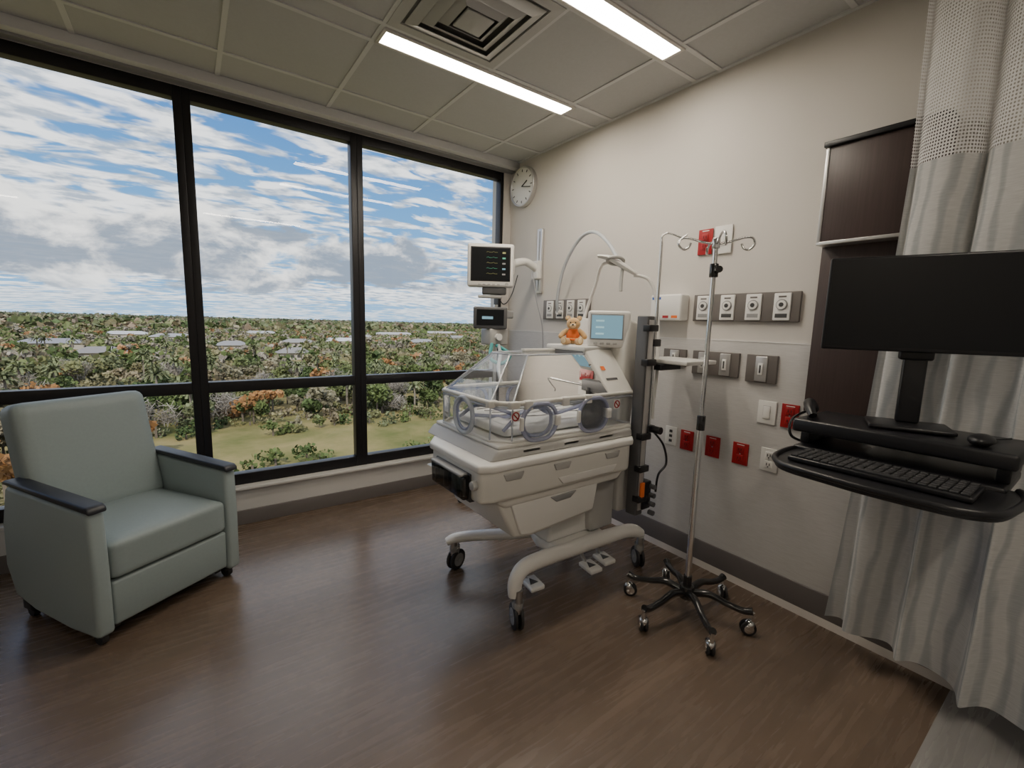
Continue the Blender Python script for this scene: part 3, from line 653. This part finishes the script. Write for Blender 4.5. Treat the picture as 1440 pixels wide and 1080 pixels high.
box(g,'module_rack',(-.06,-.03,-.205),(.12,.09,-.157),'rail',.008); box(g,'handle',(-.09,-.02,-.235),(.09,.02,-.212),'incd',.008)
g=G('monitor_wall_arm',(RX,2.95,1.9))
box(g,'wall_channel',(RX-.03,2.925,1.66),(RX-.005,2.985,2.18),'alu',.004); box(g,'channel_slot',(RX-.033,2.948,1.68),(RX-.028,2.962,2.16),'grey')
box(g,'carriage',(RX-.075,2.91,1.77),(RX-.028,3.0,1.92),'incw',.012)
tube(g,'upper_arm',[(RX-.06,2.955,1.86),(2.24,2.95,1.90),(2.08,2.93,1.86)],[.035,.030,.034],'incw',14,6)
cyl(g,'elbow',(2.08,2.93,1.78),(2.08,2.93,1.90),.040,'incw',bev=.008)
tube(g,'fore_arm',[(2.08,2.93,1.83),(2.0,2.91,1.76),(1.92,2.90,1.72)],[.032,.028,.026],'incw',12,6)
cyl(g,'tilt_joint',(1.90,2.90,1.62),(1.90,2.90,1.73),.028,'incd')
tube(g,'cable_loop',[(2.28,2.90,1.83),(2.30,2.86,1.60),(2.36,2.85,1.40),(2.38,2.85,1.2)],.005,'skin',6,8)
tube(g,'cable_loop_b',[(1.90,2.88,1.70),(1.97,2.86,1.55),(2.05,2.86,1.62),(2.12,2.88,1.78)],.004,'blk',6,8)

# ventilator (small screen) on stand behind the incubator
g=G('infant_ventilator',(1.82,2.80,0))
rm=Matrix.Rotation(R(-33),4,'Z')
box(g,'display_housing',(1.82-.125,2.80-.03,1.36),(1.82+.125,2.80+.03,1.52),'rail',.012,rm)
v=rm@Vector((0,-.032,0)); box(g,'display_screen',(1.82+v.x-.10,2.80+v.y-.002,1.385),(1.82+v.x+.10,2.80+v.y+.002,1.50),'scr',0,rm)
v=rm@Vector((-.02,-.035,0)); box(g,'display_readout',(1.82+v.x-.04,2.80+v.y-.001,1.43),(1.82+v.x+.04,2.80+v.y+.001,1.45),'scrb',0,rm)
box(g,'blender_module',(1.80,2.76,1.24),(1.96,2.90,1.36),'incd',.012); cyl(g,'blender_dial',(1.86,2.76,1.30),(1.86,2.73,1.30),.025,'plate')
cyl(g,'stand_pole',(1.90,2.85,.06),(1.90,2.85,1.54),.016,'chrome')
box(g,'side_bracket',(1.90,2.78,1.44),(2.02,2.86,1.50),'grey',.01)
for k in range(5):
    a=R(20+72*k); tube(g,'stand_leg_%d'%k,[(1.90,2.85,.10),(1.90+.13*math.cos(a),2.85+.13*math.sin(a),.085),(1.90+.25*math.cos(a),2.85+.25*math.sin(a),.065)],.018,'grey',8,4)
    cyl(g,'stand_wheel_%d'%k,(1.90+.25*math.cos(a)-.012*math.sin(a),2.85+.25*math.sin(a)+.012*math.cos(a),.03),(1.90+.25*math.cos(a)+.012*math.sin(a),2.85+.25*math.sin(a)-.012*math.cos(a),.03),.03,'blkm')
tube(g,'teal_hose',[(1.80,2.74,1.25),(1.74,2.66,1.15),(1.80,2.60,1.12),(1.88,2.62,1.18),(1.84,2.74,1.24)],.013,'teal',8,8)
tube(g,'white_hose',[(1.86,2.74,1.24),(1.78,2.60,1.18),(1.70,2.50,1.10),(1.66,2.40,1.0)],.013,'hose',8,8)

# ---------------------------------------------------------------- IV pole
g=G('iv_pole',(1.92,1.13,0),0,True); px,py=1.92,1.13
cyl(g,'hub',(px,py,.085),(px,py,.15),.034,'iv',bev=.006); cyl(g,'hub_collar',(px,py,.15),(px,py,.20),.02,'iv')
for k in range(6):
    a=R(54+60*k); d=Vector((math.cos(a),math.sin(a),0)); c=Vector((px,py,0))
    tube(g,'leg_%d'%k,[c+d*.02+Vector((0,0,.115)),c+d*.10+Vector((0,0,.135)),c+d*.18+Vector((0,0,.115)),c+d*.25+Vector((0,0,.105)),c+d*.29+Vector((0,0,.115))],[.020,.017,.015,.015,.018],'iv',10,6)
    w=c+d*.285+Vector((0,0,.034)); aa=a+R(35*((k%3)-1)+20); s=Vector((-math.sin(aa),math.cos(aa),0)); f=Vector((math.cos(aa),math.sin(aa),0))
    cyl(g,'caster_stem_%d'%k,c+d*.29+Vector((0,0,.055)),c+d*.29+Vector((0,0,.11)),.009,'chrome')
    for q in (-1,1): cyl(g,'caster_wheel_%d_%d'%(k,q),w+s*.004*q-f*.01,w+s*.017*q-f*.01,.034,'blkm',bev=.004); cyl(g,'caster_cap_%d_%d'%(k,q),w+s*.014*q-f*.01,w+s*.021*q-f*.01,.022,'chrome',bev=.003)
    sph(g,'caster_hood_%d'%k,w+Vector((0,0,.016))-f*.004,(.024,.024,.024),'chrome',14)
cyl(g,'lower_tube',(px,py,.15),(px,py,.98),.0145,'chrome'); cyl(g,'upper_tube',(px,py,.98),(px,py,1.79),.0105,'chrome')
cyl(g,'grip_collar',(px,py,.93),(px,py,1.0),.019,'iv',bev=.003)
cyl(g,'lock_clamp',(px,py,1.63),(px,py,1.69),.019,'iv',bev=.003); cyl(g,'lock_knob',(px-.01,py-.02,1.66),(px-.035,py-.045,1.66),.015,'iv')
cyl(g,'top_hub',(px,py,1.755),(px,py,1.80),.017,'chrome',bev=.003)
for k in range(4):
    a=R(-50+90*k+ (0)); d=Vector((math.cos(a),math.sin(a),0)); s=Vector((-d.y,d.x,0)); c=Vector((px,py,0))
    def q(r,z,t=0): return c+d*r+s*t+Vector((0,0,z))
    tube(g,'hook_%d'%k,[q(.01,1.775),q(.06,1.785),q(.11,1.80),q(.145,1.80,.004),q(.158,1.775,.01),q(.14,1.752,.014),q(.118,1.757,.018),q(.108,1.778,.02)],.0052,'chrome',8,6)

# ---------------------------------------------------------------- workstation
g=G('computer_monitor',(1.95,.405,1.50),R(-69.6),False)
box(g,'housing',(-.268,-.012,-.158),(.268,.018,.158),'blk',.006); box(g,'screen',(-.258,-.0135,-.145),(.258,-.0115,.150),'scr')
box(g,'back_bulge',(-.16,.015,-.10),(.16,.05,.10),'blk',.015)
box(g,'stand_neck',(-.032,.03,-.40),(.032,.055,-.05),'blk',.008); box(g,'stand_foot',(-.11,-.07,-.413),(.11,.10,-.40),'blk',.005); box(g,'neck_hinge',(-.045,.02,-.185),(.045,.06,-.145),'blk',.008)
g=G('workstation_tray',(1.8,.4,1.0))
box(g,'rear_shelf',(1.80,.135,1.035),(2.10,.70,1.083),'blk',.01); box(g,'rear_shelf_base',(1.80,.15,.955),(2.10,.69,.985),'blk',.008)
for k,y in enumerate((.15,.66)): box(g,'rear_post_%d'%k,(1.86,y,.985),(2.09,y+.03,1.036),'blk',.004)
out=[(1.86,.66),(1.78,.685),(1.66,.68),(1.585,.655),(1.535,.60),(1.515,.48),(1.505,.38),(1.51,.27),(1.525,.19),(1.57,.135),(1.66,.115),(1.78,.11),(1.86,.13)]
outs=[(p.x,p.y) for p in crom([(a,b,0) for a,b in out],4)]
prism(g,'keyboard_tray',outs,'z',.950,.972,'blk',.006)
tube(g,'tray_rim',[(a,b,.972) for a,b in out],.010,'blk',8,6)
box(g,'support_arm',(2.05,.36,.93),(RX-.012,.44,.975),'rail',.01); box(g,'support_arm_riser',(1.95,.34,.90),(2.09,.46,.955),'blk',.01)
box(g,'wall_bracket',(RX-.045,.34,.80),(RX-.012,.46,1.03),'rail',.008)
g=G('computer_keyboard',(1.68,.40,.98))
box(g,'body',(1.60,.185,.974),(1.765,.625,.990),'blk',.005)
for r in range(6):
    for c in range(20):
        if r==0 and 5<c<12: continue
        box(g,'key_%d_%d'%(r,c),(1.607+.0255*r,.193+.0214*c,.989),(1.607+.0255*r+.021,.193+.0214*c+.018,.9965),'blkm',.002,None,1)
box(g,'space_bar',(1.607,.193+.0214*6,.989),(1.628,.193+.0214*12-.003,.9965),'blkm',.002)
g=G('barcode_scanner',(1.90,.67,1.09))
tube(g,'body',[(1.95,.69,1.105),(1.90,.685,1.13),(1.84,.66,1.12),(1.815,.64,1.10)],[.02,.022,.016,.014],'blk',10,5)
tube(g,'cord',[(1.95,.70,1.10),(1.90,.74,1.06),(1.88,.73,1.0),(1.94,.70,.97)],.005,'blk',6,6)
g=G('computer_mouse',(1.87,.22,1.09)); sph(g,'body',(1.86,.22,1.101),(.05,.03,.018),'blk'); tube(g,'cord',[(1.90,.22,1.098),(1.99,.20,1.09),(2.05,.18,1.088)],.003,'blk',6,6)

# ---------------------------------------------------------------- outside
GZ=-18.
m,nt,o=nmat('grass_and_ground'); b=N(nt,'ShaderNodeBsdfDiffuse'); tc=N(nt,'ShaderNodeTexCoord')
n=N(nt,'ShaderNodeTexNoise'); n.inputs['Scale'].default_value=.06; n.inputs['Detail'].default_value=9; n.inputs['Roughness'].default_value=.65; nt.links.new(tc.outputs['Object'],n.inputs['Vector'])
cr=N(nt,'ShaderNodeValToRGB'); e=cr.color_ramp.elements; e[0].position=.36; e[0].color=(.13,.145,.05,1); e[1].position=.60; e[1].color=(.31,.25,.11,1)
nt.links.new(n.outputs['Fac'],cr.inputs[0]); nt.links.new(cr.outputs[0],b.inputs[0]); nt.links.new(b.outputs[0],o.inputs[0]); M['ground']=m
m,nt,o=nmat('foliage'); b=N(nt,'ShaderNodeBsdfDiffuse'); at=N(nt,'ShaderNodeAttribute',attribute_name='Col'); nt.links.new(at.outputs['Color'],b.inputs[0])
nt.links.new(b.outputs[0],o.inputs[0]); M['leaf']=m
poly(None,'ground_exterior',[(-4000,5,GZ),(5000,5,GZ),(5000,6000,GZ),(-4000,6000,GZ)],[(0,1,2,3)],'ground')
VV=[];CC=[]
def addq(c,u,v,col):
    q=np.stack([c-u-v,c+u-v,c+u+v,c-u+v],1); VV.append(q); CC.append(col)
rng=np.random.default_rng(7)
pal=[(.115,.15,.055),(.15,.18,.075),(.20,.205,.095),(.08,.115,.045),(.24,.22,.12),(.17,.19,.10),(.23,.195,.125),(.10,.135,.05),(.25,.23,.15)]
def rand_unit(n):
    a=rng.normal(size=(n,3)); return a/np.linalg.norm(a,axis=1)[:,None]
def blobtree(x,y,h,r,nq,qs,col,bare=False):
    nb=5 if nq>60 else 2
    cs=np.array([[x,y,GZ+h-r*.85]])+rng.normal(size=(nb,3))*np.array([r*.5,r*.5,r*.28])
    rb=r*rng.uniform(.45,.72,nb)
    k=rng.integers(0,nb,nq); d=rand_unit(nq); d[:,2]=d[:,2]*.8+.12
    c=cs[k]+d*rb[k][:,None]*rng.uniform(.75,1.05,nq)[:,None]
    u=rand_unit(nq); w=np.cross(u,rand_unit(nq)); w/=np.linalg.norm(w,axis=1)[:,None]+1e-6
    s=qs*rng.uniform(.6,1.3,nq)[:,None]
    if bare: u=u*s*1.8; w=w*s*.07
    else: u=u*s; w=w*s*.8
    br=rng.uniform(.75,1.25,nq)*(.8+.3*(d[:,2]))  # random tone, plus crown shade put into leaf colour: undersides darker
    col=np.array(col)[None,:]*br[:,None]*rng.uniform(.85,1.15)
    addq(c,u,w,col)
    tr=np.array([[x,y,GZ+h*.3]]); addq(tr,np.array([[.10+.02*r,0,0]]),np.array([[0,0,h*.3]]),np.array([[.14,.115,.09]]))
def palm(x,y,h):
    t=np.array([[x,y,GZ+h*.48]]); addq(t,np.array([[.20,0,0]]),np.array([[0,0,h*.48]]),np.array([[.20,.175,.14]]))
    top=np.array([x,y,GZ+h*.96]); cl=np.array([.16,.18,.09])*rng.uniform(.8,1.3)
    for k in range(30):
        a=rng.uniform(0,2*math.pi); el=rng.uniform(-.5,1.1); L=rng.uniform(1.3,2.0)
        d=np.array([math.cos(a)*math.cos(el),math.sin(a)*math.cos(el),math.sin(el)]); s=np.array([-math.sin(a),math.cos(a),0])
        c1=top+d*L*.45; addq(c1[None],(d*L*.5)[None],(s*.24)[None],(cl*rng.uniform(.7,1.3))[None])
        d2=d+np.array([0,0,-.9]); d2/=np.linalg.norm(d2); c2=top+d*L*.9+d2*L*.3
        addq(c2[None],(d2*L*.35)[None],(s*.18)[None],(cl*rng.uniform(.6,1.2))[None])
houses=[]
for x,y,w,d,rc in [(-58,330,26,12,(.26,.26,.275)),(-95,360,22,12,(.27,.265,.26)),(-30,250,16,10,(.25,.235,.225)),(-72,240,18,10,(.25,.24,.225)),(20,300,16,10,(.28,.275,.27)),(60,330,20,11,(.30,.29,.27)),(95,350,30,12,(.58,.58,.57)),(150,330,20,11,(.32,.32,.32)),(40,232,13,8,(.27,.255,.24)),(-110,285,18,10,(.28,.28,.27)),(130,420,24,13,(.36,.35,.33)),(200,520,50,20,(.46,.44,.42)),(-10,420,26,13,(.34,.34,.34)),(-150,460,26,13,(.34,.32,.30)),(230,420,22,12,(.32,.31,.29)),(60,520,30,14,(.42,.42,.40)),(-40,470,30,14,(.5,.5,.49)),(300,600,60,20,(.5,.48,.46))]:
    houses.append((x,y,w,d,rc))
def clear_of(x,y):
    for hx,hy,w,d,_ in houses:
        t=y/hy
        if t<=1.04 and t>.80 and abs(x/t-hx)<w*.52: return False
    return True
def inlawn(x,y): return y<86+5*math.sin(x*.13) and x>-4
cnt=0
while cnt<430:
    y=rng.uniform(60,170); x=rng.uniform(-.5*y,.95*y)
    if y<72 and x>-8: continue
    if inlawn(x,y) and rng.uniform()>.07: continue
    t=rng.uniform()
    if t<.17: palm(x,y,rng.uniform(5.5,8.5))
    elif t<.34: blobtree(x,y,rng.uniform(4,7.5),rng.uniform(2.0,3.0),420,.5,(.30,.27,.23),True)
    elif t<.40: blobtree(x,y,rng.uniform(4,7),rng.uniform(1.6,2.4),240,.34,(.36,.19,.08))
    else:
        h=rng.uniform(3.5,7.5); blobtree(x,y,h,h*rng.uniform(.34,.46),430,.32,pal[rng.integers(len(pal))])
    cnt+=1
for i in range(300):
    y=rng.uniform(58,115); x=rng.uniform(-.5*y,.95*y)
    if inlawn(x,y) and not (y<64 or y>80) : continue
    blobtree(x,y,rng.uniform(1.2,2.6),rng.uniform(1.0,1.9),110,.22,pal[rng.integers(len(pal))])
cnt=0
while cnt<4200:
    y=math.sqrt(rng.uniform(165**2,600**2)); x=rng.uniform(-.45*y,.9*y)
    if not clear_of(x,y): continue
    t=rng.uniform()
    if t<.08 and y<300: palm(x,y,rng.uniform(6,10))
    elif t<.20: blobtree(x,y,rng.uniform(5,7.5),rng.uniform(2.2,3.3),60,.65,(.29,.26,.21),False)
    elif t<.28: blobtree(x,y,rng.uniform(5,7),rng.uniform(2.0,3.0),60,.65,(.36,.20,.10))
    else: h=rng.uniform(4,7.5); blobtree(x,y,h,h*.52,70,.72,pal[rng.integers(len(pal))])
    cnt+=1
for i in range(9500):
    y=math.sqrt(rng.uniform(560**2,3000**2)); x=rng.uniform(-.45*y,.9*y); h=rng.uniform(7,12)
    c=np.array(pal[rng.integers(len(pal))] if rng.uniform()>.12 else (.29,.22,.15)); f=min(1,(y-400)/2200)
    blobtree(x,y,h,h*.8,14,2.8+2.2*min(1,(y-500)/2500),tuple(c*(1-.35*f)+np.array([.13,.16,.19])*.35*f))  # blue-grey distance haze mixed into the far tree colours
V=np.concatenate(VV).reshape(-1,3); C=np.concatenate(CC); nf=len(V)//4
me=bpy.data.meshes.new('tree_canopy'); me.vertices.add(len(V)); me.vertices.foreach_set('co',V.astype(np.float32).ravel())
me.loops.add(nf*4); me.loops.foreach_set('vertex_index',np.arange(nf*4,dtype=np.int32)); me.polygons.add(nf)
me.polygons.foreach_set('loop_start',np.arange(0,nf*4,4,dtype=np.int32)); me.update(calc_edges=True)
at=me.attributes.new('Col','FLOAT_COLOR','FACE'); at.data.foreach_set('color',np.concatenate([C,np.ones((nf,1))],1).astype(np.float32).ravel())
me.materials.append(M['leaf']); o=bpy.data.objects.new('woodland_trees',me); COL.objects.link(o)
g=G('suburban_houses',(0,300,GZ))
hw=mat('house_stucco',(.42,.38,.33),.8)
for k,(x,y,w,d,rc) in enumerate(houses):
    rm_=mat('roof_%d'%k,rc,.9,spec=.1); box(g,'walls_%d'%k,(x-w/2,y-d/2,GZ),(x+w/2,y+d/2,GZ+3.2),hw)
    e=1; z=GZ+3.2; hh=2.4
    poly(g,'roof_%d'%k,[(x-w/2-e,y-d/2-e,z),(x+w/2+e,y-d/2-e,z),(x+w/2+e,y+d/2+e,z),(x-w/2-e,y+d/2+e,z),(x-w/2+d*.4,y,z+hh),(x+w/2-d*.4,y,z+hh)],[(0,1,5,4),(1,2,5),(2,3,4,5),(3,0,4),(3,2,1,0)],rm_,smooth=False)
    for q in range(4): box(g,'house_window_%d_%d'%(k,q),(x-w/2+w*(.12+.22*q),y-d/2-.05,GZ+1),(x-w/2+w*(.12+.22*q)+1.6,y-d/2,GZ+2.3),'plated')

# sun on the landscape (behind the building)
sl=bpy.data.lights.new('sun','SUN'); sl.energy=4.0; sl.angle=R(2); sl.color=(1,.93,.82); so=bpy.data.objects.new('sun',sl); COL.objects.link(so)
so.rotation_euler=Vector((.35,.70,-.62)).to_track_quat('-Z','Y').to_euler()

# ---------------------------------------------------------------- sky
w=bpy.data.worlds.new('World'); SC.world=w; w.use_nodes=True; nt=w.node_tree; nt.nodes.clear()
L=nt.links.new
def mth(op,a,b=None,c=None,clamp=False):
    n=N(nt,'ShaderNodeMath',operation=op); n.use_clamp=clamp
    for i,v in enumerate((a,b,c)):
        if v is None: continue
        if isinstance(v,(int,float)): n.inputs[i].default_value=v
        else: L(v,n.inputs[i])
    return n.outputs[0]
def mixc(f,a,b):
    n=N(nt,'ShaderNodeMixRGB')
    for i,v in zip((0,1,2),(f,a,b)):
        if isinstance(v,tuple): n.inputs[i].default_value=(*v,1)
        elif isinstance(v,(int,float)): n.inputs[i].default_value=v
        else: L(v,n.inputs[i])
    return n.outputs[0]
def ss(v,a,b):
    n=N(nt,'ShaderNodeMapRange',interpolation_type='SMOOTHSTEP'); L(v,n.inputs[0]); n.inputs[1].default_value=a; n.inputs[2].default_value=b; return n.outputs[0]
tc=N(nt,'ShaderNodeTexCoord'); sp=N(nt,'ShaderNodeSeparateXYZ'); L(tc.outputs['Generated'],sp.inputs[0])
z=mth('MAXIMUM',sp.outputs['Z'],0); zz=mth('ADD',z,.09)
cb=N(nt,'ShaderNodeCombineXYZ'); L(mth('DIVIDE',sp.outputs['X'],zz),cb.inputs[0]); L(mth('DIVIDE',sp.outputs['Y'],zz),cb.inputs[1])
def noise(vec,scale,det=6,rough=.55,dist=0,mp=None):
    if mp:
        q=N(nt,'ShaderNodeMapping'); q.inputs['Scale'].default_value=mp[0]; q.inputs['Rotation'].default_value=(0,0,R(mp[1])); q.inputs['Location'].default_value=mp[2]; L(vec,q.inputs[0]); vec=q.outputs[0]
    n=N(nt,'ShaderNodeTexNoise'); n.inputs['Scale'].default_value=scale; n.inputs['Detail'].default_value=det; n.inputs['Roughness'].default_value=rough; n.inputs['Distortion'].default_value=dist
    L(vec,n.inputs['Vector']); return n.outputs['Fac']
big=noise(cb.outputs[0],.55,2,.5,0,((1,1,1),0,(3.1,1.7,0)))
rip=noise(cb.outputs[0],4.2,4,.55,.5,((.75,1.35,1),15,(0,0,0)))
alto=ss(mth('ADD',mth('MULTIPLY',big,.70),mth('MULTIPLY',rip,.95)),.73,.86)
blue=mixc(ss(z,.0,.55),(.20,.52,.92),(.025,.16,.58))
shade=noise(cb.outputs[0],4.6,4,.6,0,((1,1.5,1),10,(5,2,0)))
ccol=mixc(ss(shade,.38,.58),(.50,.58,.70),(1.4,1.4,1.4))
c1=mixc(mth('MULTIPLY',alto,.95),blue,ccol)
# low cumulus bank, heavier to the left
low=noise(tc.outputs['Generated'],3.1,7,.58,.2,((1,1,2.4),0,(1.3,.4,.2)))
hm=mth('MULTIPLY',ss(z,.36,.10),ss(z,.005,.05))
lowv=mth('ADD',mth('ADD',low,mth('MULTIPLY',mth('SUBTRACT',hm,1),.38)),mth('MULTIPLY',sp.outputs['X'],-.18))
lowm=ss(lowv,.43,.485)
lown=noise(tc.outputs['Generated'],6.5,6,.6,.3,((1,1,1.9),0,(2.3,.4,.2)))
lc=mixc(ss(mth('ADD',lown,mth('MULTIPLY',sp.outputs['X'],-.14)),.42,.60),(.30,.36,.46),(1.4,1.37,1.32))
c2=mixc(mth('MULTIPLY',lowm,.95),c1,lc)
hz=ss(z,.07,.0)
c3=mixc(mth('MULTIPLY',hz,.45),c2,(.50,.70,.90))
bg=N(nt,'ShaderNodeBackground'); L(c3,bg.inputs[0]); bg.inputs[1].default_value=1.45
ow=N(nt,'ShaderNodeOutputWorld'); L(bg.outputs[0],ow.inputs[0])
